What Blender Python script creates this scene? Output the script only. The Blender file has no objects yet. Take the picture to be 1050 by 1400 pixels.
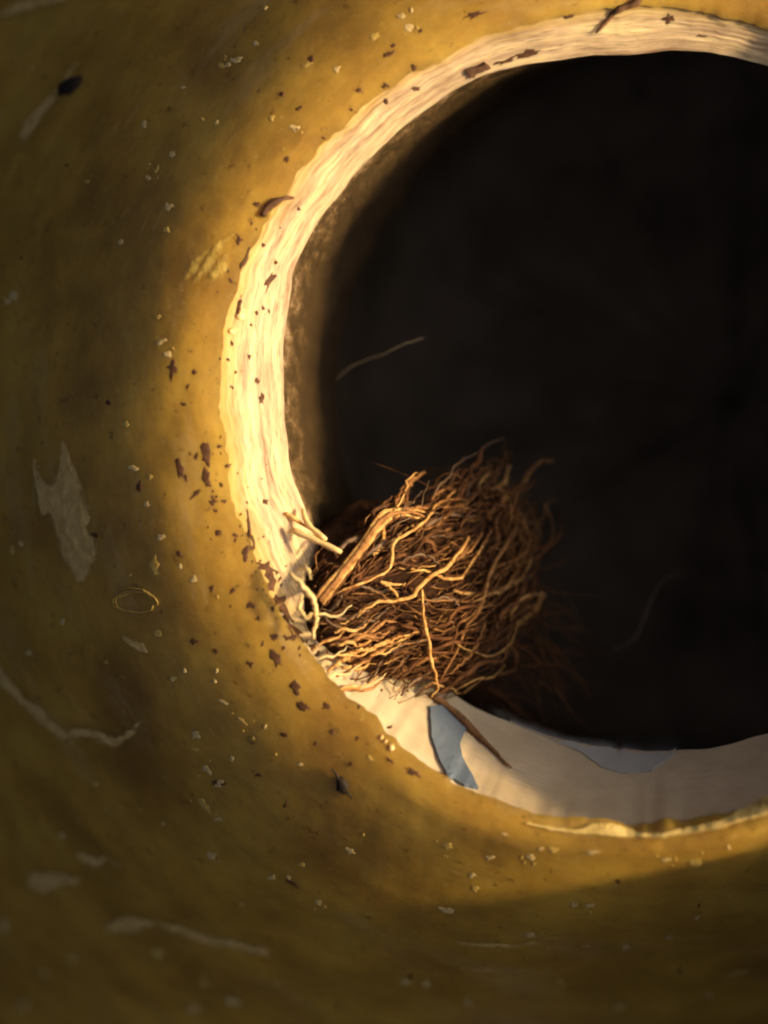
import bpy, math, random
import numpy as np
from mathutils import Vector, noise, geometry
from mathutils.bvhtree import BVHTree

SC = bpy.context.scene
COL = SC.collection
R = math.radians
random.seed(11)

# ---------------------------------------------------------------- camera, sky, sun, exposure
U = 0.0001            # one unit of the layout grid = 0.1 mm (the opening is about 12 cm across)
D = 3000.0            # camera distance to the lip, in grid units
CX, CY = 525.0, 700.0

def at(px, py, d):
    """grid position (right, down, depth below the lip) -> world point"""
    k = (D + d) / D * U
    return Vector(((px - CX) * k, -(py - CY) * k, -d * U))

cam = bpy.data.cameras.new('camera')
camo = bpy.data.objects.new('camera', cam)
COL.objects.link(camo)
camo.location = (0, 0, D * U)
cam.sensor_fit = 'VERTICAL'
cam.sensor_height = 36.0
cam.lens = 36.0 * D / 1400.0
cam.clip_start = 0.01
cam.clip_end = 50.0
cam.dof.use_dof = True
cam.dof.focus_distance = (D + 70) * U
cam.dof.aperture_fstop = 7.0
SC.camera = camo

SUN_EL, SUN_AZ = 27.0, 2.0          # height above the lip plane; azimuth from image right (negative = from below)
L = Vector((math.cos(R(SUN_EL)) * math.cos(R(SUN_AZ)), math.cos(R(SUN_EL)) * math.sin(R(SUN_AZ)), math.sin(R(SUN_EL))))
world = bpy.data.worlds.new('World')
SC.world = world
world.use_nodes = True
wn = world.node_tree.nodes
sky = wn.new('ShaderNodeTexSky')
sky.sky_type = 'NISHITA'
sky.sun_disc = False
sky.sun_elevation = R(SUN_EL)
sky.sun_rotation = math.atan2(L.x, L.y)
sky.air_density = 0.3
sky.dust_density = 10.0
sky.ozone_density = 0.0
wn['Background'].inputs['Strength'].default_value = 0.07
world.node_tree.links.new(sky.outputs[0], wn['Background'].inputs['Color'])

sl = bpy.data.lights.new('sun', 'SUN')
sl.energy = 3.4
sl.angle = R(5.0)      # hazy low sun: the shadow edges in the picture are soft
sl.color = (1.0, 0.69, 0.33)
so = bpy.data.objects.new('sun', sl)
so.rotation_euler = L.to_track_quat('Z', 'Y').to_euler()
so.location = L * 2
COL.objects.link(so)

SC.view_settings.view_transform = 'Standard'
SC.view_settings.look = 'None'
SC.view_settings.exposure = 0.85
SC.view_settings.gamma = 1.0
SC.cycles.filter_width = 2.2

# ---------------------------------------------------------------- helpers
def link(o, parent=None):
    COL.objects.link(o)
    if parent is not None:
        o.parent = parent
    return o

def mesh_obj(name, verts, faces, mat, parent=None, smooth=True, attr=None):
    me = bpy.data.meshes.new(name)
    me.from_pydata([tuple(v) for v in verts], [], faces)
    me.update()
    if smooth:
        me.polygons.foreach_set('use_smooth', [True] * len(me.polygons))
    if attr is not None:
        a = me.attributes.new('polar', 'FLOAT_VECTOR', 'POINT')
        a.data.foreach_set('vector', np.asarray(attr, dtype=np.float32).ravel())
    me.materials.append(mat)
    return link(bpy.data.objects.new(name, me), parent)

def tag(o, label, cat, group=None):
    o['label'] = label
    o['category'] = cat
    if group:
        o['group'] = group
    return o

def empty(name, loc):
    e = bpy.data.objects.new(name, None)
    e.location = loc
    e.empty_display_size = 0.005
    COL.objects.link(e)
    return e

def nz(x, y, z=0.0):
    return noise.noise(Vector((x, y, z)))

def fbm(x, y, z=0.0, o=3):
    s, a = 0.0, 1.0
    for _ in range(o):
        s += a * noise.noise(Vector((x, y, z)))
        x, y, z, a = x * 2.03 + 7.1, y * 2.03 + 3.3, z * 2.03 + 1.7, a * 0.5
    return s

def sstep(a, b, x):
    t = min(1.0, max(0.0, (x - a) / (b - a)))
    return t * t * (3 - 2 * t)

# ---------------------------------------------------------------- materials
def new_mat(name, rough=0.6, spec=0.3):
    m = bpy.data.materials.new(name)
    m.use_nodes = True
    b = m.node_tree.nodes['Principled BSDF']
    b.inputs['Roughness'].default_value = rough
    b.inputs['Specular IOR Level'].default_value = spec
    return m, m.node_tree.nodes, m.node_tree.links, b

def ramp(n, l, src, stops):
    r = n.new('ShaderNodeValToRGB')
    while len(r.color_ramp.elements) < len(stops):
        r.color_ramp.elements.new(0.5)
    for e, (p, c) in zip(r.color_ramp.elements, stops):
        e.position = p
        e.color = (*c, 1.0)
    l.new(src, r.inputs[0])
    return r.outputs[0]

def noise_tex(n, l, vec, scale, sc3=(1, 1, 1), detail=5, rough=0.55, loc=(0, 0, 0)):
    mp = n.new('ShaderNodeMapping')
    mp.inputs['Scale'].default_value = sc3
    mp.inputs['Location'].default_value = loc
    l.new(vec, mp.inputs['Vector'])
    t = n.new('ShaderNodeTexNoise')
    t.inputs['Scale'].default_value = scale
    t.inputs['Detail'].default_value = detail
    t.inputs['Roughness'].default_value = rough
    l.new(mp.outputs[0], t.inputs['Vector'])
    return t.outputs[0]

def mixc(n, l, fac, a, b, mode='MIX'):
    m = n.new('ShaderNodeMix')
    m.data_type = 'RGBA'
    m.blend_type = mode
    for sock, v in ((m.inputs[0], fac), (m.inputs[6], a), (m.inputs[7], b)):
        if isinstance(v, (int, float)):
            sock.default_value = v
        elif isinstance(v, tuple):
            sock.default_value = (*v, 1.0)
        else:
            l.new(v, sock)
    return m.outputs[2]

def bump(n, l, b, h, strength, dist):
    bp = n.new('ShaderNodeBump')
    bp.inputs['Strength'].default_value = strength
    bp.inputs['Distance'].default_value = dist
    l.new(h, bp.inputs['Height'])
    l.new(bp.outputs[0], b.inputs['Normal'])

def polar_attr(n):
    a = n.new('ShaderNodeAttribute')
    a.attribute_name = 'polar'
    return a.outputs['Vector']

# outer skin: waxy olive yellow with brown mottling, drawn out round the opening
skin_m, n, l, b = new_mat('waxy_olive_skin', 0.42, 0.35)
pv = polar_attr(n)
tc = n.new('ShaderNodeTexCoord').outputs['Object']
base = ramp(n, l, noise_tex(n, l, tc, 45, (1, 1, 1), 6, 0.6), [(0.30, (0.265, 0.142, 0.025)), (0.50, (0.46, 0.278, 0.042)), (0.72, (0.58, 0.38, 0.065))])
streak = noise_tex(n, l, pv, 1.0, (6, 6, 14), 6, 0.68)
base = mixc(n, l, ramp(n, l, streak, [(0.40, (0, 0, 0)), (0.70, (0.55, 0.55, 0.55))]), base, (0.19, 0.105, 0.022))
grain = noise_tex(n, l, tc, 900, (1, 1, 1), 3, 0.7)
base = mixc(n, l, ramp(n, l, grain, [(0.62, (0, 0, 0)), (0.75, (0.5, 0.5, 0.5))]), base, (0.55, 0.42, 0.13))
pale = noise_tex(n, l, pv, 1.0, (2.2, 2.2, 9), 7, 0.7, (9, 4, 1))
base = mixc(n, l, ramp(n, l, pale, [(0.55, (0, 0, 0)), (0.72, (0.45, 0.45, 0.45))]), base, (0.50, 0.36, 0.17))
pit = noise_tex(n, l, tc, 520, (1, 1, 1), 4, 0.75, (3, 3, 3))
base = mixc(n, l, ramp(n, l, pit, [(0.60, (0, 0, 0)), (0.70, (0.7, 0.7, 0.7))]), base, (0.11, 0.06, 0.015))
scr = noise_tex(n, l, pv, 1.0, (9, 9, 120), 4, 0.7, (2, 6, 1))
base = mixc(n, l, ramp(n, l, scr, [(0.62, (0, 0, 0)), (0.74, (0.5, 0.5, 0.5))]), base, (0.58, 0.42, 0.16))
l.new(base, b.inputs['Base Color'])
b.inputs['Subsurface Weight'].default_value = 0.55
b.inputs['Subsurface Radius'].default_value = (1.0, 0.55, 0.10)
b.inputs['Subsurface Scale'].default_value = 0.006
bump(n, l, b, noise_tex(n, l, tc, 260, (1, 1, 1), 8, 0.7), 0.22, 0.0006)

# cut rim: cream pith in layers round the opening
rim_m, n, l, b = new_mat('cream_cut_rim', 0.5, 0.35)
pv = polar_attr(n)
tc = n.new('ShaderNodeTexCoord').outputs['Object']
st1 = noise_tex(n, l, pv, 1.0, (4.2, 4.2, 7.5), 7, 0.66)
base = ramp(n, l, st1, [(0.32, (0.26, 0.16, 0.085)), (0.42, (0.50, 0.36, 0.21)), (0.52, (0.66, 0.50, 0.29)), (0.64, (0.86, 0.71, 0.36))])
st2 = noise_tex(n, l, pv, 1.0, (7, 7, 40), 6, 0.68, (3, 1, 2))
base = mixc(n, l, ramp(n, l, st2, [(0.54, (0, 0, 0)), (0.70, (0.7, 0.7, 0.7))]), base, (0.26, 0.165, 0.10))
st3 = noise_tex(n, l, pv, 1.0, (16, 16, 60), 5, 0.7, (1, 5, 8))
base = mixc(n, l, ramp(n, l, st3, [(0.55, (0, 0, 0)), (0.66, (0.9, 0.9, 0.9))]), base, (0.15, 0.085, 0.038))
sep = n.new('ShaderNodeSeparateXYZ')
l.new(pv, sep.inputs[0])
# lower side: a smooth grey beige lining instead of torn layers
liner = ramp(n, l, noise_tex(n, l, tc, 120, (1, 1, 1), 4, 0.6), [(0.35, (0.54, 0.44, 0.29)), (0.65, (0.68, 0.57, 0.39))])
mr = n.new('ShaderNodeMapRange')
mr.inputs['From Min'].default_value = -0.72
mr.inputs['From Max'].default_value = -0.42
mr.inputs['To Min'].default_value = 0.92
mr.inputs['To Max'].default_value = 0.0
l.new(sep.outputs[1], mr.inputs['Value'])
# the yellow skin runs raggedly over the outer edge
ed = n.new('ShaderNodeMath'); ed.operation = 'MULTIPLY_ADD'
l.new(st2, ed.inputs[0]); ed.inputs[1].default_value = -0.55; l.new(sep.outputs[2], ed.inputs[2])
base = mixc(n, l, ramp(n, l, ed.outputs[0], [(0.0, (0.95, 0.95, 0.95)), (0.26, (0, 0, 0))]), base, (0.50, 0.33, 0.07))
base = mixc(n, l, mr.outputs[0], base, liner)
l.new(base, b.inputs['Base Color'])
b.inputs['Subsurface Weight'].default_value = 0.35
b.inputs['Subsurface Radius'].default_value = (1.0, 0.6, 0.25)
b.inputs['Subsurface Scale'].default_value = 0.002
bump(n, l, b, st2, 0.35, 0.0008)

# inner wall: cream at the edge, brown residue on it
wall_m, n, l, b = new_mat('soiled_inner_wall', 0.75, 0.1)
pv = polar_attr(n)
sep = n.new('ShaderNodeSeparateXYZ')
l.new(pv, sep.inputs[0])
tc = n.new('ShaderNodeTexCoord').outputs['Object']
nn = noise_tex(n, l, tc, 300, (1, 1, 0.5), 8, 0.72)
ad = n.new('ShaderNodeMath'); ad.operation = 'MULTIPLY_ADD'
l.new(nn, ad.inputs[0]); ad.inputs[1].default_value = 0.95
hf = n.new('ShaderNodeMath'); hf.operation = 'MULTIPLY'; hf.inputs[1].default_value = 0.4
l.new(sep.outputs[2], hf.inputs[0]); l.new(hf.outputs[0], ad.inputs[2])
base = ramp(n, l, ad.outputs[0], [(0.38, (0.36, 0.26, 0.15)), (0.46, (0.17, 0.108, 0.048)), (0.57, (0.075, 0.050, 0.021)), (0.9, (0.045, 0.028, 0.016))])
l.new(base, b.inputs['Base Color'])
bump(n, l, b, nn, 0.8, 0.003)

chamber_m, n, l, b = new_mat('dim_chamber_wall', 0.85, 0.05)
pv = polar_attr(n)
sep = n.new('ShaderNodeSeparateXYZ')
l.new(pv, sep.inputs[0])
tc = n.new('ShaderNodeTexCoord').outputs['Object']
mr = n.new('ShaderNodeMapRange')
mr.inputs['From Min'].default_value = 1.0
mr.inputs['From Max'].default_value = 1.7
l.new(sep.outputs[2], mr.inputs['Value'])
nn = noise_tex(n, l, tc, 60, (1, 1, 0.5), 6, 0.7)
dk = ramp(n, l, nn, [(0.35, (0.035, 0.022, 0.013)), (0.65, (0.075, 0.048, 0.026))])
lt = ramp(n, l, nn, [(0.35, (0.17, 0.14, 0.10)), (0.65, (0.34, 0.28, 0.21))])  # paler deep down: stray light in the hole put into the colour
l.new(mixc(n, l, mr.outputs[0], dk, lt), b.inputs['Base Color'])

def plain(name, c1, c2, scale=400, rough=0.7, spec=0.2, sss=0.0, bmp=0.3, sc3=(1, 1, 1)):
    m, n, l, b = new_mat(name, rough, spec)
    tc = n.new('ShaderNodeTexCoord').outputs['Object']
    t = noise_tex(n, l, tc, scale, sc3, 5, 0.6)
    l.new(ramp(n, l, t, [(0.3, c1), (0.7, c2)]), b.inputs['Base Color'])
    if sss:
        b.inputs['Subsurface Weight'].default_value = sss
        b.inputs['Subsurface Radius'].default_value = (1, 0.5, 0.2)
        b.inputs['Subsurface Scale'].default_value = 0.001
    if bmp:
        bump(n, l, b, t, bmp, 0.0004)
    return m

def feathered(name, c1, c2, sc3=(1, 0.28, 1)):
    m = plain(name, c1, c2, 500)
    n, l = m.node_tree.nodes, m.node_tree.links
    at_ = n.new('ShaderNodeAttribute'); at_.attribute_name = 'edge'
    tc = n.new('ShaderNodeTexCoord').outputs['Object']
    t = noise_tex(n, l, tc, 520, sc3, 6, 0.7)
    a = n.new('ShaderNodeMath'); a.operation = 'MULTIPLY_ADD'
    l.new(t, a.inputs[0]); a.inputs[1].default_value = 0.9
    e2 = n.new('ShaderNodeMath'); e2.operation = 'MULTIPLY_ADD'; e2.inputs[1].default_value = 0.42; e2.inputs[2].default_value = -0.04
    l.new(at_.outputs['Fac'], e2.inputs[0]); l.new(e2.outputs[0], a.inputs[2])
    f = ramp(n, l, a.outputs[0], [(0.50, (0, 0, 0)), (0.72, (0.85, 0.85, 0.85))])
    l.new(f, n['Principled BSDF'].inputs['Alpha'])
    return m
scuff_m = feathered('pale_scuff', (0.54, 0.36, 0.12), (0.80, 0.59, 0.22))
scuffh_m = feathered('pale_scratch', (0.54, 0.36, 0.12), (0.80, 0.59, 0.22), (0.3, 1, 1))
gold_m = feathered('yellow_scuff', (0.48, 0.33, 0.06), (0.66, 0.48, 0.12))
lipgold_m = plain('lip_edge_highlight', (0.62, 0.44, 0.11), (0.82, 0.63, 0.24), 500, 0.4, 0.4)
yellow_m = plain('yellow_fleck', (0.42, 0.28, 0.06), (0.6, 0.42, 0.11), 800)
fleck_m = plain('cream_fleck', (0.48, 0.34, 0.12), (0.68, 0.52, 0.24), 800)
dark_m = plain('brown_speck', (0.05, 0.022, 0.010), (0.14, 0.065, 0.028), 900)
black_m = plain('black_crumb', (0.012, 0.010, 0.008), (0.04, 0.028, 0.018), 900)
blue_m = plain('blue_sky_shade', (0.115, 0.155, 0.215), (0.15, 0.19, 0.25), 250, 0.55, 0.2, 0, 0.05)  # blue of sky-lit shade, painted as a patch
blue2_m = plain('grey_sky_shade', (0.38, 0.40, 0.39), (0.46, 0.46, 0.43), 250, 0.5, 0.2)  # greyer tone of the same painted shade
chip_m = plain('brown_chip', (0.06, 0.03, 0.015), (0.16, 0.08, 0.04), 900)
twig_m = plain('brown_twig', (0.09, 0.045, 0.02), (0.24, 0.13, 0.06), 900, sc3=(1, 1, 1))
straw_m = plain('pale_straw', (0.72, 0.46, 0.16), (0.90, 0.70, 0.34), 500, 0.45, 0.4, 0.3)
core_m = plain('gap_shade_core', (0.012, 0.007, 0.005), (0.055, 0.026, 0.013), 300, 0.9, 0.05, 0, 0.8)
def fibre(name, c1, c2, rough):
    m, n, l, b = new_mat(name, rough, 0.08)
    tc = n.new('ShaderNodeTexCoord').outputs['Object']
    t = noise_tex(n, l, tc, 650, (1, 1, 1), 6, 0.7)
    l.new(ramp(n, l, t, [(0.38, c1), (0.64, c2)]), b.inputs['Base Color'])
    bump(n, l, b, noise_tex(n, l, tc, 1800, (1, 1, 1), 3, 0.7), 0.6, 0.0003)
    return m
fibre_ms = [
    fibre('dark_brown_fibre', (0.06, 0.028, 0.013), (0.15, 0.075, 0.032), 0.8),
    fibre('red_brown_fibre', (0.07, 0.03, 0.014), (0.22, 0.10, 0.04), 0.8),
    fibre('tan_fibre', (0.18, 0.08, 0.03), (0.50, 0.26, 0.09), 0.8),
    fibre('golden_fibre', (0.36, 0.165, 0.045), (0.84, 0.53, 0.19), 0.8),
    fibre('grey_brown_fibre', (0.14, 0.09, 0.055), (0.24, 0.16, 0.10), 0.8),
]
hair_m = plain('pale_hair', (0.36, 0.26, 0.15), (0.55, 0.42, 0.26), 500, 0.5, 0.3, 0, 0)

# ---------------------------------------------------------------- the tube: skin, cut rim, inner wall, chamber
NF = 720
PH = [2 * math.pi * i / NF for i in range(NF)]

def lip_depth(f):  # lip raised at the unseen right side to shade the opening
    c, s = math.cos(f), math.sin(f)
    lo = -112.0 * (1 + c) * sstep(-1.05, 1.0, c) ** 0.35
    up = -235.0 * sstep(0.22, 1.0, c)
    k = sstep(-0.5, 0.5, s)
    return lo + (up - lo) * k

def bottomness(f):                       # 1 where the wall of the opening is seen full on (lower side)
    return sstep(0.25, 0.85, -math.sin(f))

def ell(f, e):
    return e[0] + e[2] * math.cos(f), e[1] - e[3] * math.sin(f)

E0 = (892, 570, 612, 570)
E1 = (900, 548, 512, 478)
E2 = (965, 545, 505, 486)
E3 = (1000, 548, 490, 486)

def lip_wobble(f, t=0.0):
    c, s = math.cos(f), math.sin(f)
    fd = math.degrees(f) % 360
    out = 17 * sstep(55, 95, fd) * (1 - sstep(155, 185, fd)) * (1 - sstep(0, 200, t))
    out += 9 * sstep(225, 245, fd) * (1 - sstep(285, 310, fd)) * (1 - sstep(0, 60, t))      # broader cut along the upper left
    return (out + 9 * fbm(c * 2.2, s * 2.2, 0.3, 3) * (1 - sstep(0, 120, t))
            + (5 * fbm(c * 14, s * 14, 1.3, 3) + 2.5 * fbm(c * 45, s * 45, 2.3, 2)) * (1 - sstep(0, 22, t)))

def inner_wobble(f):
    c, s = math.cos(f), math.sin(f)
    fd = math.degrees(f) % 360
    return 5 * fbm(c * 5, s * 5, 4.2, 3) + 20 * sstep(95, 125, fd) * (1 - sstep(155, 180, fd))

def rim_depth(f):
    return 62 - 34 * sstep(0.4, 1.0, math.sin(f)) + 150 * bottomness(f)

def grid_mesh(name, rows, mat, parent, attr):
    """rows: list of rings of NF points"""
    verts = [p for row in rows for p in row]
    faces = []
    for j in range(len(rows) - 1):
        a, c = j * NF, (j + 1) * NF
        for i in range(NF):
            k = (i + 1) % NF
            faces.append((a + i, a + k, c + k, c + i))
    return mesh_obj(name, verts, faces, mat, parent, True, attr)

tube = empty('hollow_tube', (0, 0, 0))
tag(tube, 'olive yellow hollow tube with a round opening and a cream cut rim', 'tube')

# skin -------------------------------------------------
def skin_profile(t, f):
    """depth below the lip at distance t outside it"""
    fs = (f + math.pi) % (2 * math.pi) - math.pi
    low = sstep(0.35, 0.95, -math.sin(f))
    left = sstep(-0.1, 0.8, -math.cos(f))
    shade_flank = sstep(R(-79), R(-62), fs) * sstep(R(15), R(-15), fs)      # swelling added at lower right, out of view, to shade the bottom skin
    roll = 140 + 120 * left + 70 * sstep(0.5, 1.0, math.cos(f - R(140))) + 110 * sstep(0.6, 1.0, math.cos(f - R(218))) - 50 * low * (1 - left)
    a = (1.75 + 3.0 * low * (1 - 0.8 * left)) * (1 - 1.2 * shade_flank)
    return a * (t - roll * math.log(1 + t / roll)) + 0.0011 * t * t * (1 - shade_flank)

ts = [-26, -20, -14, -9, -5, -2] + [700 * (i / 46) ** 1.35 for i in range(47)] + [780, 900, 1100, 1400, 1800]
rows, attr = [], []
for t in ts:
    row = []
    for f in PH:
        c, s = math.cos(f), math.sin(f)
        x, y = ell(f, E0)
        w = lip_wobble(f, max(0.0, t))
        d = lip_depth(f) * max(0.25, 1 - max(t, 0) / 1600) + skin_profile(t, f)
        if t >= 0:
            k = sstep(0, 40, t)
            d += k * 3.5 * fbm(c * 3.5, s * 3.5, t * 0.006, 2) + 0.6 * fbm(c * 16, s * 16, t * 0.08, 3)
            d += 0.7 * sstep(0, 30, t) * fbm(c * 30, s * 30, t * 0.25, 3)
        row.append(at(x + (t + w) * c, y - (t + w) * s, d))
        attr.append((c, s, t / 610.0))
    rows.append(row)
skin = grid_mesh('outer_skin', rows, skin_m, tube, attr)

# cut rim ----------------------------------------------
NS = 56
rows, attr = [], []
for j in range(NS + 1):
    q = j / NS
    row = []
    for f in PH:
        c, s = math.cos(f), math.sin(f)
        x0, y0 = ell(f, E0)
        w = lip_wobble(f)
        x0 += (w + 2) * c; y0 -= (w + 2) * s
        x1, y1 = ell(f, E1)
        w1 = inner_wobble(f)
        x1 += w1 * c; y1 -= w1 * s
        b_ = bottomness(f)
        prof = q ** (1.25 - 0.35 * b_)
        d = lip_depth(f) + 2 + rim_depth(f) * prof
        env = math.sin(math.pi * min(1, q * 1.0)) ** 0.5 if 0 < q < 1 else 0
        amp = env * (1 - 0.8 * b_)
        ridge = abs(fbm(c * 2.4, s * 2.4, q * 5.5, 3))
        d += amp * (2.8 * (0.45 - ridge) + 1.5 * fbm(c * 9, s * 9, q * 20, 2))
        d += env * 0.9 * fbm(c * 34, s * 34, q * 22, 2)
        row.append(at(x0 + (x1 - x0) * q, y0 + (y1 - y0) * q, d))
        attr.append((c, s, q))
    rows.append(row)
rim = grid_mesh('cut_rim', rows, rim_m, tube, attr)

# inner wall -------------------------------------------
rows, attr = [], []
NW = 30
for j in range(NW + 1):
    q = j / NW
    row = []
    for f in PH:
        c, s = math.cos(f), math.sin(f)
        x1, y1 = ell(f, E1)
        w1 = inner_wobble(f)
        x1 += w1 * c; y1 -= w1 * s
        x2, y2 = ell(f, E2)
        d1 = lip_depth(f) + 2 + rim_depth(f)
        d2 = max(d1 + 120, 420.0)
        bulge = 70 * bottomness(f) * math.sin(math.pi * q)
        rr = bulge + q * 10 * fbm(c * 6, s * 6, q * 3, 3) * (1 if q < 1 else 0)
        row.append(at(x1 + (x2 - x1) * q + rr * c, y1 + (y2 - y1) * q - rr * s, d1 + (d2 - d1) * q))
        attr.append((c, s, q))
    rows.append(row)
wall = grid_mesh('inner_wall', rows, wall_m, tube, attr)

# chamber ----------------------------------------------
rows, attr = [], []
for q, d, k in ((0, 418, 1.0), (0.15, 520, 1.02), (0.35, 760, 1.03), (0.6, 1000, 1.0), (0.8, 1150, 0.93), (0.9, 1190, 0.75), (0.96, 1200, 0.4), (1, 1202, 0.02)):
    row = []
    for f in PH:
        c, s = math.cos(f), math.sin(f)
        e = [E2[i] + (E3[i] - E2[i]) * q for i in range(4)]
        x, y = e[0] + e[2] * k * c, e[1] - e[3] * k * s
        row.append(at(x, y, d + (25 * fbm(c * 4, s * 4, d * 0.004, 3) if q > 0 else 0)))
        attr.append((c, s, 1.0 + q))
    rows.append(row)
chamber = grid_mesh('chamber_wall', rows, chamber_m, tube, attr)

# ---------------------------------------------------------------- laying things on the tube
def bvh_of(objs):
    vs, fs = [], []
    for o in objs:
        k = len(vs)
        vs += [v.co.copy() for v in o.data.vertices]
        fs += [[k + i for i in p.vertices] for p in o.data.polygons]
    return BVHTree.FromPolygons(vs, fs)

BVH = bvh_of([skin, rim, wall, chamber])
EYE = Vector((0, 0, D * U))

def hit(px, py):
    dv = (at(px, py, 0) - EYE).normalized()
    p, nrm, _, _ = BVH.ray_cast(EYE, dv)
    if p is None:
        return at(px, py, 300), Vector((0, 0, 1))
    if nrm.dot(dv) > 0:
        nrm = -nrm
    return p, nrm

def blob(name, px, py, a, b_, ang, mat, parent, h=3.0, rag=0.28, seed=None, nseg=12):
    """a raised crumb or fleck on the surface, half axes a x b turned by ang"""
    rnd = random.Random(seed if seed is not None else int(px * 7 + py * 13))
    ca, sa = math.cos(R(ang)), math.sin(R(ang))
    c0, n0 = hit(px, py)
    rings = [(1.0, -1.2), (0.86, 0.55), (0.5, 0.9)]
    outl = [1 + rag * (rnd.random() * 2 - 1) for _ in range(nseg)]
    o = bpy.data.objects.new(name, None)
    verts, faces = [], []
    for r_, hh in rings:
        for i in range(nseg):
            t = 2 * math.pi * i / nseg
            u, v = a * r_ * outl[i] * math.cos(t), b_ * r_ * outl[i] * math.sin(t)
            p, nn_ = hit(px + u * ca - v * sa, py - (u * sa + v * ca))
            if (p - c0).length > 6 * max(a, b_) * U:
                p = c0.copy()
            verts.append(p + nn_ * (hh * h * U * (0.8 + 0.4 * rnd.random())) - c0)
    verts.append(n0 * h * U)
    for j in range(len(rings) - 1):
        for i in range(nseg):
            k = (i + 1) % nseg
            faces.append((j * nseg + i, j * nseg + k, (j + 1) * nseg + k, (j + 1) * nseg + i))
    j = (len(rings) - 1) * nseg
    for i in range(nseg):
        faces.append((j + i, j + (i + 1) % nseg, len(verts) - 1))
    o = mesh_obj(name, verts, faces, mat, parent)
    o.location = c0
    return o

def patch(name, poly, mat, parent, h=1.6, step=5.0, rough=1.0, seed=1, jit=0.5):
    """a flake with an outline of its own, lying on the curved surface"""
    rnd = random.Random(seed)
    pts = []
    for i, p in enumerate(poly):
        q = poly[(i + 1) % len(poly)]
        k = max(1, int(math.dist(p, q) / step))
        for j in range(k):
            t = j / k
            w = rough if j else rough * 0.4
            pts.append(Vector((p[0] + (q[0] - p[0]) * t + rnd.uniform(-w, w), p[1] + (q[1] - p[1]) * t + rnd.uniform(-w, w))))
    nb = len(pts)
    edges = [(i, (i + 1) % nb) for i in range(nb)]
    xs = [p.x for p in pts]; ys = [p.y for p in pts]
    def inside(x, y):
        r_ = False
        for i in range(nb):
            a, b_ = pts[i], pts[(i + 1) % nb]
            if (a.y > y) != (b_.y > y) and x < (b_.x - a.x) * (y - a.y) / (b_.y - a.y) + a.x:
                r_ = not r_
        return r_
    def edge_d(x, y):
        return min(math.hypot(p.x - x, p.y - y) for p in pts)
    y = min(ys)
    while y < max(ys):
        x = min(xs)
        while x < max(xs):
            xx, yy = x + rnd.uniform(-2, 2), y + rnd.uniform(-2, 2)
            if inside(xx, yy) and edge_d(xx, yy) > step * 0.45:
                pts.append(Vector((xx, yy)))
            x += step
        y += step
    v2, _, f2, _, _, _ = geometry.delaunay_2d_cdt(pts, edges, [list(range(nb))], 1, 0.001)
    c0, _ = hit(sum(xs) / nb, sum(ys) / nb)
    top, bot, edge = [], [], []
    for i, p in enumerate(v2):
        edge.append(min(1.0, min(math.hypot(q.x - p.x, q.y - p.y) for q in pts[:nb]) / 8.0) if i >= nb else 0.0)
        w, nn_ = hit(p.x, p.y)
        e = h * (1.0 + jit * rnd.random())
        top.append(w + nn_ * e * U - c0)
        bot.append(w - nn_ * 2 * U - c0)
    k = len(top)
    faces = [tuple(f) for f in f2]
    cnt = {}
    for f in f2:
        for i in range(len(f)):
            e = (f[i], f[(i + 1) % len(f)])
            cnt[e] = cnt.get(e, 0) + 1
    for (a, b_) in list(cnt):
        if (b_, a) not in cnt:
            faces.append((a, a + k, b_ + k, b_))
    o = mesh_obj(name, top + bot, faces, mat, parent, False)
    ea = o.data.attributes.new('edge', 'FLOAT', 'POINT')
    ea.data.foreach_set('value', edge + edge)
    o.location = c0
    return o

def ribbon(pts, w):
    """outline of a band of half width w (number or list) along pts"""
    n_ = len(pts)
    ws = [q * 1.3 for q in w]
    a, c = [], []
    for i, p in enumerate(pts):
        p0, p1 = pts[max(0, i - 1)], pts[min(n_ - 1, i + 1)]
        dx, dy = p1[0] - p0[0], p1[1] - p0[1]
        L_ = math.hypot(dx, dy) or 1
        a.append((p[0] - dy / L_ * ws[i], p[1] + dx / L_ * ws[i]))
        c.append((p[0] + dy / L_ * ws[i], p[1] - dx / L_ * ws[i]))
    return a + c[::-1]

def spline(pts, n_):
    """Catmull-Rom through points (tuples of any length)"""
    P = [np.array(p, float) for p in pts]
    P = [2 * P[0] - P[1]] + P + [2 * P[-1] - P[-2]]
    out = []
    m = len(P) - 3
    for i in range(n_ + 1):
        u = i / n_ * m
        k = min(int(u), m - 1)
        t = u - k
        p0, p1, p2, p3 = P[k:k + 4]
        out.append(0.5 * ((2 * p1) + (-p0 + p2) * t + (2 * p0 - 5 * p1 + 4 * p2 - p3) * t * t + (-p0 + 3 * p1 - 3 * p2 + p3) * t ** 3))
    return out

def tube_geo(pts, rad, sides=5, flat=1.0):
    """verts, faces of a tapering strand through world points; rad in grid units (list)"""
    verts, faces = [], []
    n_ = len(pts)
    up = Vector((0.3, 0.2, 1)).normalized()
    for i, p in enumerate(pts):
        tg = (pts[min(n_ - 1, i + 1)] - pts[max(0, i - 1)])
        tg = tg.normalized() if tg.length > 0 else Vector((1, 0, 0))
        s1 = tg.cross(up)
        s1 = s1.normalized() if s1.length > 1e-9 else Vector((1, 0, 0))
        s2 = s1.cross(tg).normalized()
        for k in range(sides):
            a = 2 * math.pi * k / sides
            verts.append(p + (s1 * math.cos(a) + s2 * math.sin(a) * flat) * rad[i] * U)
    for i in range(n_ - 1):
        for k in range(sides):
            m = (k + 1) % sides
            faces.append((i * sides + k, i * sides + m, (i + 1) * sides + m, (i + 1) * sides + k))
    faces.append(tuple(range(sides))[::-1])
    faces.append(tuple((n_ - 1) * sides + k for k in range(sides)))
    return verts, faces

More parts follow.
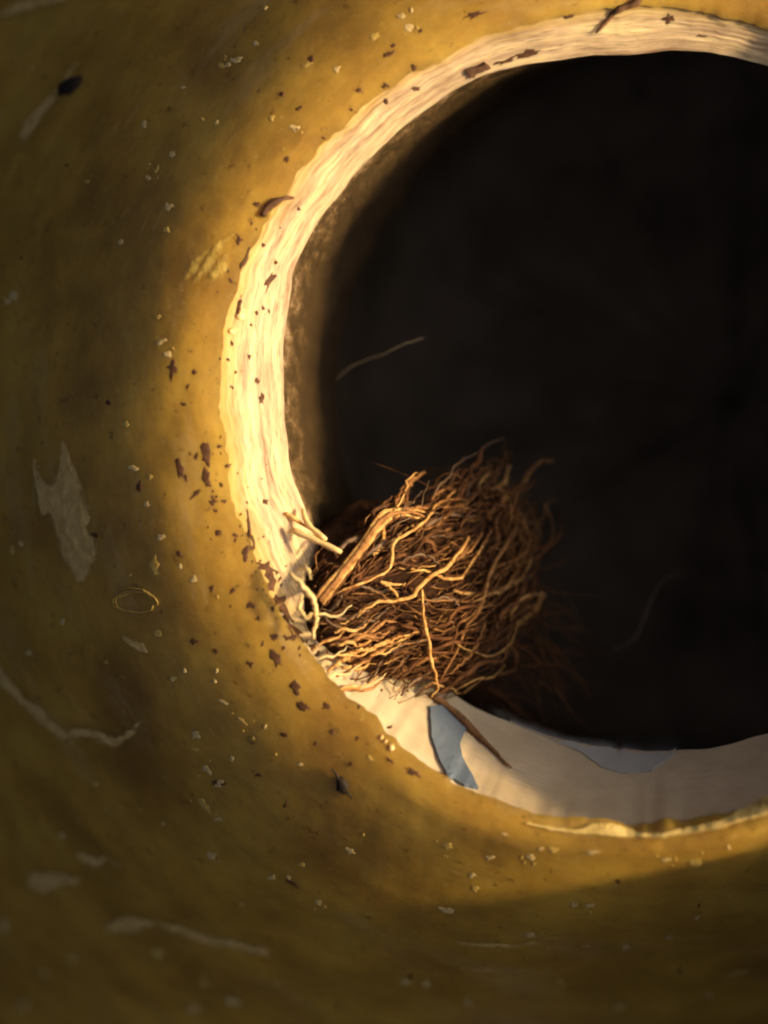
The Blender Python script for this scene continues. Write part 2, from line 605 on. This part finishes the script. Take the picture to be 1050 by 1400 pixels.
def strand(name, pts3, r0, mat, parent, seg=14, sides=5, taper=(0.55, 1, 0.35), flat=1.0, jit=0.0, seed=0):
    rnd = random.Random(seed)
    sp = spline(pts3, seg)
    W = []
    for i, p in enumerate(sp):
        j = jit if 0 < i < seg else 0
        W.append(at(p[0] + rnd.uniform(-j, j), p[1] + rnd.uniform(-j, j), p[2] + rnd.uniform(-j, j)))
    rad = []
    for i in range(seg + 1):
        t = i / seg
        k = taper[0] + (taper[1] - taper[0]) * min(1, t / 0.4) if t < 0.4 else taper[1] + (taper[2] - taper[1]) * (t - 0.4) / 0.6
        rad.append(r0 * k * (0.74 + 0.5 * rnd.random()))
    c0 = W[0].copy()
    v, f = tube_geo(W, rad, sides, flat)
    o = mesh_obj(name, [q - c0 for q in v], f, mat, parent)
    o.location = c0
    return o

def on_surface(pts, lift):
    out = []
    for (x, y) in pts:
        p, nn_ = hit(x, y)
        p = p + nn_ * lift * U
        d = -p.z / U
        k = (D + d) / D * U
        out.append((p.x / k + CX, CY - p.y / k, d))
    return out

# ---------------------------------------------------------------- marks, flakes and pits of the tube, painted light among them
zz = lambda pts, s, ox, oy: [(x * s + ox, y * s + oy) for x, y in pts]
sc = patch('scuff_mark', zz([(100, 245), (125, 330), (165, 380), (185, 320), (195, 235), (215, 240), (240, 300), (265, 350), (285, 430), (300, 490), (285, 515), (310, 550), (325, 590), (300, 650), (265, 710), (240, 690), (215, 640), (190, 600), (175, 540), (160, 480), (130, 480), (105, 380)], 0.4286, 0, 500), scuff_m, tube, seed=3)
sc['label'] = 'large pale forked scuff at the left of the opening'
sc = patch('scuff_mark', ribbon([(-8, 905), (10, 935), (30, 955), (60, 982), (88, 1004), (120, 1000), (160, 1014), (182, 1000), (196, 982)], [7, 8, 6, 8, 8, 7, 8, 6, 2]), scuffh_m, tube, seed=4)
sc['label'] = 'pale hooked scuff line at lower left'
patch('scuff_mark', ribbon([(140, 1268), (175, 1262), (215, 1260), (250, 1270), (290, 1285), (330, 1292), (372, 1302)], [5, 12, 4, 6, 7, 6, 7]), scuffh_m, tube, seed=5)
patch('scuff_mark', ribbon([(38, 1200), (60, 1208), (85, 1200), (110, 1205)], [10, 13, 9, 5]), scuffh_m, tube, seed=6)
patch('scuff_mark', ribbon([(105, 1165), (132, 1180), (150, 1172), (175, 1190)], [4, 9, 5, 3]), scuffh_m, tube, seed=7)
patch('scuff_mark', ribbon([(30, 195), (48, 165), (70, 140), (110, 82)], [7, 9, 6, 4]), scuff_m, tube, seed=8)
for k, rb in enumerate(([(252, 385), (268, 362), (286, 340)], [(262, 390), (282, 366), (300, 336), (322, 318)], [(276, 392), (296, 372), (312, 344)], [(252, 400), (258, 412)], [(300, 382), (306, 360), (318, 340)])):
    patch('scuff_mark', ribbon(rb, [3] + [7] * (len(rb) - 2) + [3]), gold_m, tube, h=1.2, step=5, seed=60 + k)
patch('scuff_mark', zz([(480, 600), (500, 600), (520, 660), (505, 680), (480, 645)], 0.4286, 0, 500), gold_m, tube, seed=10)
patch('scuff_mark', ribbon([(168, 868), (185, 878), (200, 890)], [3, 7, 3]), scuffh_m, tube, seed=12)
patch('scuff_mark', ribbon([(598, 1284), (640, 1288), (690, 1291), (745, 1288)], [2, 4, 5, 2]), scuffh_m, tube, seed=13)
patch('scuff_mark', ribbon([(600, 1320), (650, 1322), (700, 1326), (730, 1325)], [2, 4, 4, 2]), scuffh_m, tube, seed=14)
patch('scuff_mark', ribbon([(780, 1293), (800, 1290), (822, 1289)], [2, 4, 2]), scuffh_m, tube, seed=15)
patch('scuff_mark', ribbon([(830, 1378), (850, 1374), (868, 1376)], [4, 7, 3]), scuffh_m, tube, seed=16)
patch('scuff_mark', ribbon([(0, 22), (30, 10), (70, 2), (100, -6)], [6, 7, 6, 4]), scuffh_m, tube, seed=17)
patch('lip_highlight', ribbon([(720, 1126), (760, 1134), (792, 1137), (812, 1134), (835, 1135), (858, 1140), (880, 1143), (905, 1142)], [1, 1.6, 2, 5, 6, 4, 1.6, 1.4]), lipgold_m, tube, h=3, jit=0.15, seed=18)  # highlight along the lower lip, painted as thin gold strips
patch('lip_highlight', ribbon([(900, 1143), (940, 1137), (985, 1128), (1020, 1114), (1056, 1100)], [1.5, 3, 3, 5, 9]), lipgold_m, tube, h=3, jit=0.15, seed=19)

# curled thread ring stuck to the skin
for ph, rx, ry, n_ in ((0.3, 27, 16, 15), (2.6, 24, 13, 10), (4.0, 30, 18, 8)):
    pts = [(185 + rx * math.cos(t + ph) * (1 + 0.10 * math.sin(3 * t)), 822 + ry * math.sin(t + ph) * (1 + 0.12 * math.cos(2 * t))) for t in [2 * math.pi * i / 17 for i in range(n_)]]
    strand('curled_thread', on_surface(pts, 2), 1.7, yellow_m, tube, seg=26, taper=(0.5, 1, 0.3), jit=1.0, flat=0.6, seed=n_)

# sky-lit shade on the lower wall of the opening, painted as bluish patches
fm = patch('sky_shade_patch', [(586, 968), (604, 966), (628, 976), (637, 998), (628, 1018), (630, 1036), (641, 1056), (653, 1080), (634, 1076), (612, 1063), (600, 1042), (588, 1008)], blue_m, tube, h=4.5, jit=0.02, rough=0.6, step=6, seed=21)
fm['label'] = 'blue grey patch of painted sky shade below the fibre tuft'
fm = patch('sky_shade_patch', [(668, 968), (720, 990), (770, 1008), (830, 1016), (880, 1020), (930, 1017), (918, 1036), (890, 1056), (850, 1058), (822, 1050), (796, 1030), (740, 1006), (690, 984)], blue2_m, tube, h=3, jit=0.02, step=8, seed=22)
fm['label'] = 'long blue grey patch of painted sky shade along the inner edge'

SPECKS = [  # x, y, half length, half width, angle
    (350, 279, 5, 4, 0), (327, 329, 6, 5, 60), (335, 355, 14, 4, 65), (368, 385, 17, 5, 62), (327, 416, 13, 4, 75),
    (392, 218, 5, 3, 45), (408, 148, 5, 3, 20), (405, 177, 5, 3, 0), (490, 123, 5, 4, 0), (236, 503, 15, 7, 85), (251, 553, 4, 3, 0),
    (246, 640, 17, 5, 95), (280, 620, 16, 8, 85), (283, 655, 20, 6, 92), (268, 675, 11, 3, 40), (292, 685, 6, 5, 0), (312, 637, 6, 4, 20), (306, 686, 4, 3, 0),
    (363, 686, 5, 5, 0), (341, 722, 24, 3, 95), (336, 757, 9, 5, 80), (346, 738, 10, 3, 100), (365, 775, 15, 7, -25), (372, 795, 16, 8, 100), (378, 820, 12, 6, 10),
    (392, 838, 18, 5, 115), (404, 866, 14, 8, 140), (396, 872, 10, 4, 0), (428, 884, 8, 6, 0), (318, 808, 5, 4, 30), (342, 826, 6, 5, 0), (353, 845, 5, 4, 0), (265, 877, 6, 4, 30),
    (404, 940, 9, 7, 120), (414, 964, 10, 6, 150), (376, 898, 12, 6, 110), (374, 872, 6, 4, 0), (191, 665, 8, 4, 95), (128, 732, 6, 5, 0), (295, 890, 5, 4, 0), (342, 908, 6, 4, 150),
    (245, 757, 4, 4, 0), (322, 732, 4, 4, 0), (389, 1005, 6, 4, 0), (452, 1000, 5, 4, 0), (304, 1072, 6, 3, 10), (353, 1060, 4, 3, 0), (398, 1207, 13, 4, -25),
    (565, 1056, 13, 4, -28), (446, 965, 8, 5, 20), (533, 1040, 7, 3, -30), (915, 25, 9, 6, 10), (650, 20, 14, 4, 15), (652, 95, 1, 1, 0), (530, 74, 9, 3, 30), (566, 92, 5, 4, 0), (568, 122, 5, 4, 20),
    (528, 117, 6, 4, 10), (720, 73, 22, 4, 12), (690, 84, 16, 3, 18), (538, 62, 4, 3, 0), (425, 82, 4, 7, 0), (845, 1205, 4, 3, 0), (560, 1335, 5, 3, 0), (295, 1070, 4, 4, 0), (575, 42, 4, 3, 0), (780, 22, 10, 3, 10), (960, 50, 8, 2, -10),
    (357, 545, 4, 7, 0), (352, 520, 3, 5, 0), (300, 610, 4, 3, 0), (445, 575, 3, 3, 0),
]
for k, (x, y, a, b_, g) in enumerate(SPECKS):
    if a > 1:
        blob('dark_speck', x, y, a, b_, g, dark_m, tube, h=0.6, rag=0.6, seed=k)

FLECKS = [
    (302, 90, 6, 4, 0), (312, 88, 5, 4, 20), (322, 82, 9, 5, 20), (371, 161, 7, 6, 0), (403, 175, 7, 5, 0), (234, 211, 6, 5, 40), (214, 232, 8, 4, 50), (203, 243, 6, 5, 0), (231, 282, 6, 6, 0), (227, 314, 6, 5, 0),
    (18, 405, 8, 9, 20), (10, 412, 5, 4, 0), (119, 248, 4, 3, 0), (165, 331, 5, 4, 0), (196, 170, 5, 6, 0), (512, 50, 9, 5, 25), (558, 38, 7, 5, 0), (548, 22, 6, 4, 0), (215, 433, 5, 4, 0), (220, 467, 9, 4, 20), (228, 484, 7, 6, 30), (172, 580, 4, 7, 0), (295, 168, 4, 4, 0),
    (182, 640, 7, 4, 0), (205, 652, 5, 6, 0), (200, 690, 5, 4, 0), (220, 735, 6, 5, 0), (211, 772, 8, 15, 10), (246, 775, 4, 4, 0), (265, 792, 7, 5, 20), (214, 866, 6, 7, 0), (192, 885, 11, 6, -30), (39, 894, 6, 5, 0), (16, 752, 5, 8, 0), (28, 742, 4, 5, 0), (236, 928, 5, 4, 0), (145, 905, 3, 3, 0),
    (85, 850, 4, 5, 0), (268, 1005, 6, 6, 0), (266, 1024, 7, 4, 0), (284, 1053, 9, 5, -40), (300, 1071, 8, 5, 10), (280, 1102, 12, 5, -50), (298, 1120, 6, 4, 0), (290, 1170, 7, 6, 0), (130, 1072, 6, 4, -30), (85, 1143, 5, 5, 0), (478, 1163, 9, 5, -10), (412, 1182, 5, 4, 0), (372, 1200, 6, 5, 0), (434, 1234, 7, 4, -10), (330, 1237, 5, 4, 0), (395, 1200, 5, 5, 0),
    (613, 1245, 14, 6, -10), (612, 1157, 10, 5, -8), (670, 1173, 8, 4, 10), (725, 1172, 7, 5, 0), (757, 1162, 8, 5, 0), (738, 1161, 5, 3, 0), (812, 1165, 10, 3, 5), (952, 1180, 11, 6, 5), (784, 1237, 7, 4, 0), (808, 1238, 7, 4, 0), (648, 1215, 6, 5, 0), (645, 1197, 6, 4, 0), (725, 1279, 9, 4, 0), (726, 1290, 14, 4, 0), (553, 1343, 7, 6, 0), (582, 1346, 7, 6, 0), (765, 1343, 8, 6, 0), (855, 1296, 6, 4, 0), (915, 1282, 6, 3, 0), (505, 1037, 6, 4, -20), (690, 1141, 6, 3, 0), (910, 1176, 8, 3, 10),
    (215, 1305, 9, 9, 0), (265, 1380, 9, 6, 0), (320, 1370, 11, 7, 0), (280, 1345, 7, 6, 0), (5, 1265, 8, 8, 0), (30, 1375, 9, 6, 0), (380, 1345, 6, 4, 0), (100, 1312, 6, 4, 0), (60, 1330, 6, 4, 0), (1010, 1330, 14, 5, 10), (970, 1360, 9, 4, 0), (640, 1371, 7, 5, 0), (345, 1010, 4, 3, 0), (410, 1045, 4, 3, 0), (305, 960, 7, 3, -30), (330, 985, 10, 4, -35), (350, 60, 5, 4, 0), (250, 120, 4, 3, 0), (420, 88, 10, 4, 30), (460, 95, 6, 4, 30),
]
for k, (x, y, a, b_, g) in enumerate(FLECKS):
    blob('pale_fleck', x, y, a * 0.95, b_ * 0.9, g, fleck_m if k % 3 else yellow_m, tube, h=0.5, rag=0.5, seed=900 + k)
for k, (x, y, a, b_, g) in enumerate(FLECKS):      # crumbs broken off the larger flecks
    if a >= 7 and k % 2 == 0:
        for q in range(3):
            r_ = random.uniform(1.2, 3.0)
            t = random.uniform(0, 6.3)
            blob('pale_fleck', x + a * 1.7 * math.cos(t), y + a * 1.4 * math.sin(t), r_, r_ * 0.7, random.uniform(0, 180), yellow_m, tube, h=0.7, rag=0.5, seed=4000 + 5 * k + q, nseg=8)
for k in range(170):          # dark grit lodged along the left and lower left of the rim
    t = random.gauss(R(196), R(26))
    r_ = random.gauss(-18, 34)
    x, y = 892 + (612 + r_) * math.cos(t), 570 - (570 + r_) * math.sin(t)
    if nz(x * 0.02, y * 0.02, 5) < -0.15 or 540 < x:
        continue
    a = random.choice((1.4, 1.8, 2.4, 3.2, 4.5))
    blob('dark_speck', x, y, a, a * random.uniform(0.45, 0.9), math.degrees(-t) + 90 + random.uniform(-25, 25), dark_m, tube, h=0.9, rag=0.5, seed=5000 + k, nseg=8)
for k in range(46):          # the smallest flecks, too many and too small to name a place for
    t = random.uniform(R(95), R(300)); r_ = random.uniform(20, 420)
    x, y = 892 + (612 + r_) * math.cos(t), 570 - (570 + r_) * math.sin(t)
    if -20 < x < 1070 and -20 < y < 1420:
        a = random.uniform(2, 4.5)
        blob('pale_fleck' if random.random() < 0.7 else 'dark_speck', x, y, a, a * random.uniform(0.5, 0.9), random.uniform(0, 180), random.choice((fleck_m, yellow_m)) if random.random() < 0.7 else dark_m, tube, h=1.0, rag=0.4, seed=2000 + k, nseg=8)

# bright glints on the rim, painted as pale raised flecks
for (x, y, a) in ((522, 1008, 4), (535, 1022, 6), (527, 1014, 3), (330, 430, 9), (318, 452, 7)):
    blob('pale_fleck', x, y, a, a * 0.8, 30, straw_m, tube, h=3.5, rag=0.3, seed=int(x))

# ---------------------------------------------------------------- loose bits lying on the tube
def solo(o, label, cat, group=None):
    return tag(o, label, cat, group)

solo(strand('curved_chip', on_surface([(359, 296), (364, 286), (374, 277), (388, 271), (401, 270)], 3), 6.0, chip_m, None, seg=10, taper=(0.8, 1, 0.3), flat=0.6), 'dark brown crescent chip lying across the upper left of the cream rim', 'chip')
solo(patch('flat_chip', [(637, 98), (662, 84), (670, 91), (646, 106)], chip_m, None, h=5, step=6, rough=0.8, seed=31), 'small dark rectangular chip on the cream rim above the dark opening', 'chip')
solo(strand('straw_bit', on_surface([(880, -12), (868, 4), (845, 14), (832, 28), (814, 44)], 4), 6.0, twig_m, None, seg=12, taper=(0.9, 1, 0.25), flat=0.7, jit=1), 'brown dry straw bit crossing the top of the cream rim', 'straw')
crumb = blob('dark_crumb', 468, 1073, 13, 8, 125, black_m, None, h=7, rag=0.35, seed=41)
solo(crumb, 'dark brown crumb with a thin bristle on the yellow skin below the rim', 'crumb')
for p3 in (on_surface([(466, 1066), (460, 1056), (455, 1050)], 4), on_surface([(472, 1080), (480, 1086), (482, 1092)], 3)):
    br = strand('bristle', p3, 2.0, black_m, None, seg=5)
    br.location = br.location - crumb.location
    br.parent = crumb
solo(blob('dark_crumb', 97, 117, 20, 12, 40, black_m, None, h=6, rag=0.25, seed=42), 'black oval crumb on the dim brown skin near the top left corner', 'crumb')

# twig on the lower wall
solo(strand('twig', on_surface([(588, 952), (612, 972), (640, 997)], 5) + on_surface([(652, 1008), (675, 1030), (698, 1053)], 4), 6.5, twig_m, None, seg=16, taper=(0.8, 1, 0.2), jit=1.2, seed=2), 'thin brown twig running from the fibre tuft down the cream lower wall', 'twig')

# ---------------------------------------------------------------- the fibre tuft
tuft = empty('fibre_tuft', at(470, 900, 160))
tag(tuft, 'tangled brown fibre tuft jutting from the left side into the dark opening', 'fibre tuft')
def under(o):
    o.location = o.location - tuft.location
    o.parent = tuft
    return o

def front(px, py):
    """depth of the tuft's face"""
    u, v = (px - 590) / 200.0, (py - 800) / 175.0
    r2 = min(1.0, u * u + v * v)
    return -14 + 0.72 * max(0, px - 425) + 30 * r2 + 35 * max(0, -v) + 0.4 * max(0, px - 615)

# core under the strands, near black to paint shade in their gaps
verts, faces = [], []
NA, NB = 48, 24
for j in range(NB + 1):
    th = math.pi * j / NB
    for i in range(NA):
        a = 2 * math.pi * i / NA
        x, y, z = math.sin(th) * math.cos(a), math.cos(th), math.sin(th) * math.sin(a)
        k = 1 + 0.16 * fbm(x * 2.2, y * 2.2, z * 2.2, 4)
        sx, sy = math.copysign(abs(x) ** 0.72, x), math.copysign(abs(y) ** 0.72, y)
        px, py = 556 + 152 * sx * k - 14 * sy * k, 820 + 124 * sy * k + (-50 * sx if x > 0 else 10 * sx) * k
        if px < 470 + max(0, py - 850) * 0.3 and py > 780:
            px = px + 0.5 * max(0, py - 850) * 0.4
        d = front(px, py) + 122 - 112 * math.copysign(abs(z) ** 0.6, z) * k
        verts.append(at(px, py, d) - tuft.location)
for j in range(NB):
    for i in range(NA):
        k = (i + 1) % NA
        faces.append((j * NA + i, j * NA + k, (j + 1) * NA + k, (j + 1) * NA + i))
mesh_obj('tuft_shade_core', verts, faces, core_m, tuft)

def key(pts, r0, m, lift=6, seg=22, jit=1.7, name='strand', lab=None, **kw):
    p3 = [(x, y, front(x, y) - lift) for x, y in pts]
    o = under(strand(name, p3, r0, m, None, seg=seg, jit=jit, seed=int(pts[0][0]), **kw))
    if lab:
        o['label'] = lab
    return o

F = fibre_ms
for off, r_, m_ in ((-3.5, 4.2, 3), (1.0, 4.6, 2), (5.0, 3.6, 3), (8.0, 2.4, 1)):
    o = key([(436 + off, 820 + off), (452 + off * 0.8, 800 + off), (479 + off * 0.6, 768 + off * 0.7), (505 + off * 0.7, 731 + off * 0.5), (524 + off, 707 + off), (545, 699 + off * 1.2), (566, 701 + off), (588 - off, 706 + off * 1.3)],
            r_, F[m_], 18 - abs(off), 26, 1.3, flat=0.5, taper=(0.8, 1.1, 0.3))
    o['label'] = 'orange strip of the thick frayed strand arching over the top left'
key([(596, 690), (585, 710), (562, 726), (543, 738), (535, 750), (535, 773), (521, 786), (491, 800), (461, 811)], 3.2, F[3], 22)
key([(641, 734), (624, 759), (603, 781), (580, 794), (565, 814), (540, 823), (521, 823), (506, 828), (488, 844)], 4.0, F[3], 24, lab='golden strand across the middle')
key([(577, 806), (578, 830), (579, 851), (586, 877), (592, 911), (599, 937), (590, 953)], 3.0, F[3], 26)
key([(706, 719), (693, 744), (671, 783), (659, 826), (637, 860), (624, 894), (603, 929)], 3.4, F[2], 14)
key([(663, 851), (650, 885), (628, 910), (614, 922)], 2.6, F[2], 14)
key([(397, 783), (412, 800), (428, 820), (432, 843), (429, 873)], 4.2, straw_m, 44, taper=(0.6, 1, 0.5))
key([(414, 813), (409, 832), (420, 846), (425, 838)], 3.0, straw_m, 46)
key([(405, 780), (420, 778), (425, 792)], 2.6, straw_m, 44)
key([(447, 918), (470, 900), (490, 890), (513, 886)], 4.6, F[3], 16)
key([(489, 897), (515, 884), (545, 872), (574, 864)], 3.0, F[3], 16)
key([(452, 882), (480, 876), (505, 868), (530, 866)], 2.6, F[2], 16)
key([(460, 925), (495, 905), (520, 890), (540, 878)], 3.0, F[2], 16)
key([(548, 822), (530, 800), (520, 795), (545, 800), (554, 797)], 2.8, F[3], 18)
key([(660, 728), (646, 748), (625, 765), (600, 776)], 2.4, F[2], 14)
key([(672, 722), (655, 755), (640, 772)], 2.0, F[2], 10)
key([(536, 708), (560, 695), (595, 693), (618, 694)], 3.4, F[2], 12)
key([(540, 700), (544, 680), (552, 662)], 3.0, F[2], 10)
key([(552, 662), (556, 680), (552, 695)], 2.6, F[1], 10)
key([(594, 678), (600, 664), (611, 654), (624, 634), (646, 622), (668, 608), (690, 598)], 1.5, F[4], 6, taper=(1, 0.9, 0.4))
key([(590, 682), (600, 672), (618, 668)], 1.8, F[2], 6)
key([(665, 706), (676, 692), (688, 693), (692, 705), (684, 716)], 3.2, F[1], 12)
key([(440, 838), (452, 852), (472, 862), (492, 856), (500, 848)], 2.0, F[4], 18)
key([(640, 640), (642, 665), (636, 690)], 1.6, F[4], 0)
key([(575, 828), (600, 818), (620, 820), (628, 832)], 2.2, F[4], 18)
key([(600, 770), (580, 758), (560, 762), (548, 770)], 2.2, F[4], 18)
key([(758, 742), (745, 748), (735, 768), (728, 785)], 2.6, F[1], 0)
key([(694, 740), (715, 716), (735, 722), (732, 738), (716, 742)], 2.0, F[4], 4)

for k in range(14):                  # short pale strands, lower left: sunlit side of the tuft put into colour
    r_ = random.Random(300 + k)
    x, y = r_.uniform(405, 500), r_.uniform(845, 950)
    x = max(x, 405 + (y - 845) * 0.45)
    g, ln = R(r_.uniform(8, 42)), r_.uniform(30, 75)
    key([(x, y), (x + ln * 0.35 * math.cos(g), y - ln * 0.35 * math.sin(g)), (x + ln * 0.7 * math.cos(g - 0.2), y - ln * 0.7 * math.sin(g - 0.2)), (x + ln, y - ln * math.sin(g))],
        r_.uniform(1.6, 3.6), (F[3], straw_m, F[3], F[2])[k % 4], r_.uniform(14, 30), 9, flat=0.5)

def flow(px, py):
    """direction (degrees above right) in which the strands run"""
    a = 24 + 30 * sstep(880, 720, py) * sstep(620, 480, px) + 42 * sstep(590, 720, px)
    a -= 10 * sstep(880, 950, py)
    return a + 42 * nz(px * 0.013, py * 0.013, 3.7) + 22 * nz(px * 0.045, py * 0.045, 9.1)

def in_tuft(px, py):
    if px < 396 + max(0, (py - 850) * 0.42):
        return False
    if py > 962 - max(0, px - 600) * 0.45:
        return False
    if py < 690 + max(0, 520 - px) * 0.95 - 55 * sstep(560, 680, px):
        return False
    return ((px - 585) / (180 if px < 585 else 155)) ** 2 + ((py - 800) / 175) ** 2 < 0.92

def random_strand(rnd, lmin, lmax):
    while True:
        x, y = rnd.uniform(394, 765), rnd.uniform(640, 965)
        if in_tuft(x, y):
            break
    n_ = 6
    ln = rnd.uniform(lmin, lmax)
    off = rnd.uniform(-40, 14) * (0.6 if x < 500 else 1)
    ph, am = rnd.uniform(0, 6), rnd.uniform(10, 34)
    bend = rnd.uniform(-28, 28)
    pts = []
    dev = rnd.gauss(0, 18)
    stray = rnd.random() < 0.05 and y < 800
    for i in range(n_):
        pts.append((x, y, front(x, y) - off - 6 + 6 * math.sin(ph + i * 1.7)))
        g = R(flow(x, y) + dev + am * math.sin(ph + i * 1.3) + bend * (i / n_ - 0.5))
        nx, ny = x + ln / n_ * math.cos(g), y - ln / n_ * math.sin(g)
        if not in_tuft(nx, ny) and i > 0 and not stray:
            nx, ny = x + ln / n_ * 0.4 * math.cos(g), y - ln / n_ * 0.4 * math.sin(g)
        x, y = nx, ny
    return pts

rnd = random.Random(5)
for k in range(205):
    pts = random_strand(rnd, 60, 190)
    x, y = pts[0][:2]
    w = rnd.random()
    w = w + (0.20 if x < 490 else 0.10 if x < 560 else -0.08 if x > 620 else 0)  # more golden at left, darker at right: sun and shade painted in
    m = F[0] if w < 0.30 else F[1] if w < 0.62 else F[2] if w < 0.80 else F[3] if w < 0.93 else F[4]
    under(strand('strand', pts, rnd.choice((1.3, 1.7, 2.2, 2.8, 3.6, 5.0)), m, None, seg=10, sides=4, jit=2.2, flat=rnd.choice((0.7, 0.4, 0.25)), seed=k))

# fine fibres between them: a mass
def mass(name, count, lmin, lmax, r0, r1, mat, gen, seed, seg=7):
    rnd = random.Random(seed)
    V, Fc = [], []
    for k in range(count):
        pts = gen(rnd, lmin, lmax)
        W = [at(*p) - tuft.location for p in spline(pts, seg)]
        r_ = rnd.uniform(r0, r1)
        v, f = tube_geo(W, [r_ * (1 - 0.6 * i / seg) for i in range(seg + 1)], 3)
        q = len(V)
        V += v
        Fc += [tuple(q + i for i in g) for g in f]
    o = mesh_obj(name, V, Fc, mat, tuft)
    o['kind'] = 'stuff'
    return o
mass('fine_fibre', 190, 40, 120, 0.6, 1.2, F[1], random_strand, 21)
mass('fine_fibre', 90, 40, 110, 0.6, 1.2, F[2], random_strand, 22)
mass('fine_fibre', 190, 40, 110, 0.7, 1.4, F[0], random_strand, 23)

def frizz(rnd, lmin, lmax):
    """loose curls on the far upper right of the tuft"""
    a = rnd.uniform(R(-45), R(115))
    x, y = 645 + rnd.uniform(30, 88) * math.cos(a), 750 - rnd.uniform(40, 98) * math.sin(a)
    d = front(x, y) + rnd.uniform(-20, 70)
    g = a + R(90) + rnd.gauss(0, 0.35)
    ln, cv = rnd.uniform(lmin, lmax), rnd.uniform(0.2, 0.6)
    pts = []
    for i in range(7):
        pts.append((x, y, d + rnd.uniform(-6, 6)))
        x += ln / 6 * math.cos(g); y -= ln / 6 * math.sin(g)
        g += cv + rnd.gauss(0, 0.15)
    return pts
mass('loose_curls', 90, 50, 150, 0.7, 1.5, F[2], frizz, 31, 10)
mass('loose_curls', 90, 50, 150, 0.7, 1.6, F[1], frizz, 32, 10)

# soil crumbs caught in the tuft
rnd = random.Random(77)
V, Fc = [], []
for k in range(260):
    while True:
        x, y = rnd.uniform(400, 700), rnd.uniform(690, 955)
        if in_tuft(x, y):
            break
    c0 = at(x, y, front(x, y) + rnd.uniform(-22, 12)) - tuft.location
    r_ = rnd.uniform(0.9, 3.2) * U
    q = len(V)
    for v in ((1, 0, 0), (-1, 0, 0), (0, 1, 0), (0, -1, 0), (0, 0, 1), (0, 0, -1)):
        V.append(c0 + Vector(v) * r_ * rnd.uniform(0.6, 1.3))
    for a_, b_, c_ in ((0, 2, 4), (2, 1, 4), (1, 3, 4), (3, 0, 4), (2, 0, 5), (1, 2, 5), (3, 1, 5), (0, 3, 5)):
        Fc.append((q + a_, q + b_, q + c_))
mesh_obj('soil_crumbs', V, Fc, F[0], tuft)['kind'] = 'stuff'

def skirt(rnd, lmin, lmax):
    """dim fibres hanging below right of the tuft"""
    x, y = rnd.uniform(620, 760), rnd.uniform(800, 940)
    d = 240 + rnd.uniform(0, 120)
    g = R(rnd.uniform(-75, -10))
    ln = rnd.uniform(lmin, lmax)
    pts = []
    for i in range(6):
        pts.append((x, y, d))
        x += ln / 6 * math.cos(g); y -= ln / 6 * math.sin(g)
        d += rnd.uniform(-4, 12)
        g += rnd.gauss(0, 0.25)
    return pts
mass('hanging_fibre', 120, 50, 150, 0.7, 1.6, F[1], skirt, 33)

# pale straws beside the tuft
def loose(name, pts3, r0, m, label, cat, group=None, **kw):
    return tag(strand(name, pts3, r0, m, None, **kw), label, cat, group)
loose('straw', [(398, 724, 36), (430, 738, 26), (467, 755, 18)], 4.4, straw_m, 'bright cream straw lying level at the left edge of the fibre tuft', 'straw', seg=8, taper=(0.9, 1, 0.9))
loose('straw', [(413, 696, 52), (422, 718, 38), (446, 738, 26)], 4.2, straw_m, 'short cream straw standing steeply above the level one', 'straw', seg=8, taper=(0.5, 1, 0.9))
loose('straw', [(380, 705, 46), (393, 703, 44), (415, 718, 44), (436, 730, 44)], 3.2, F[3], 'thin orange straw hanging over the rim edge behind the cream ones', 'straw', seg=10)

# single hairs
loose('hair', [(458, 520, 330), (478, 502, 300), (505, 490, 280), (528, 483, 262), (548, 472, 248), (578, 462, 235)], 1.2, hair_m, 'single pale hair curving across the dark opening above the tuft', 'hair', seg=20, taper=(1, 1, 0.6), jit=0.8)
loose('hair', [(835, 890, 420), (868, 872, 410), (888, 826, 400), (905, 795, 396), (938, 780, 390)], 0.8, hair_m, 'faint thin hair in the dark opening right of the tuft', 'hair', seg=18)
loose('hair', [(800, 870, 380), (790, 840, 375), (772, 812, 360), (752, 780, 330)], 0.9, F[4], 'dim short hair standing off the right side of the tuft', 'hair', seg=12)
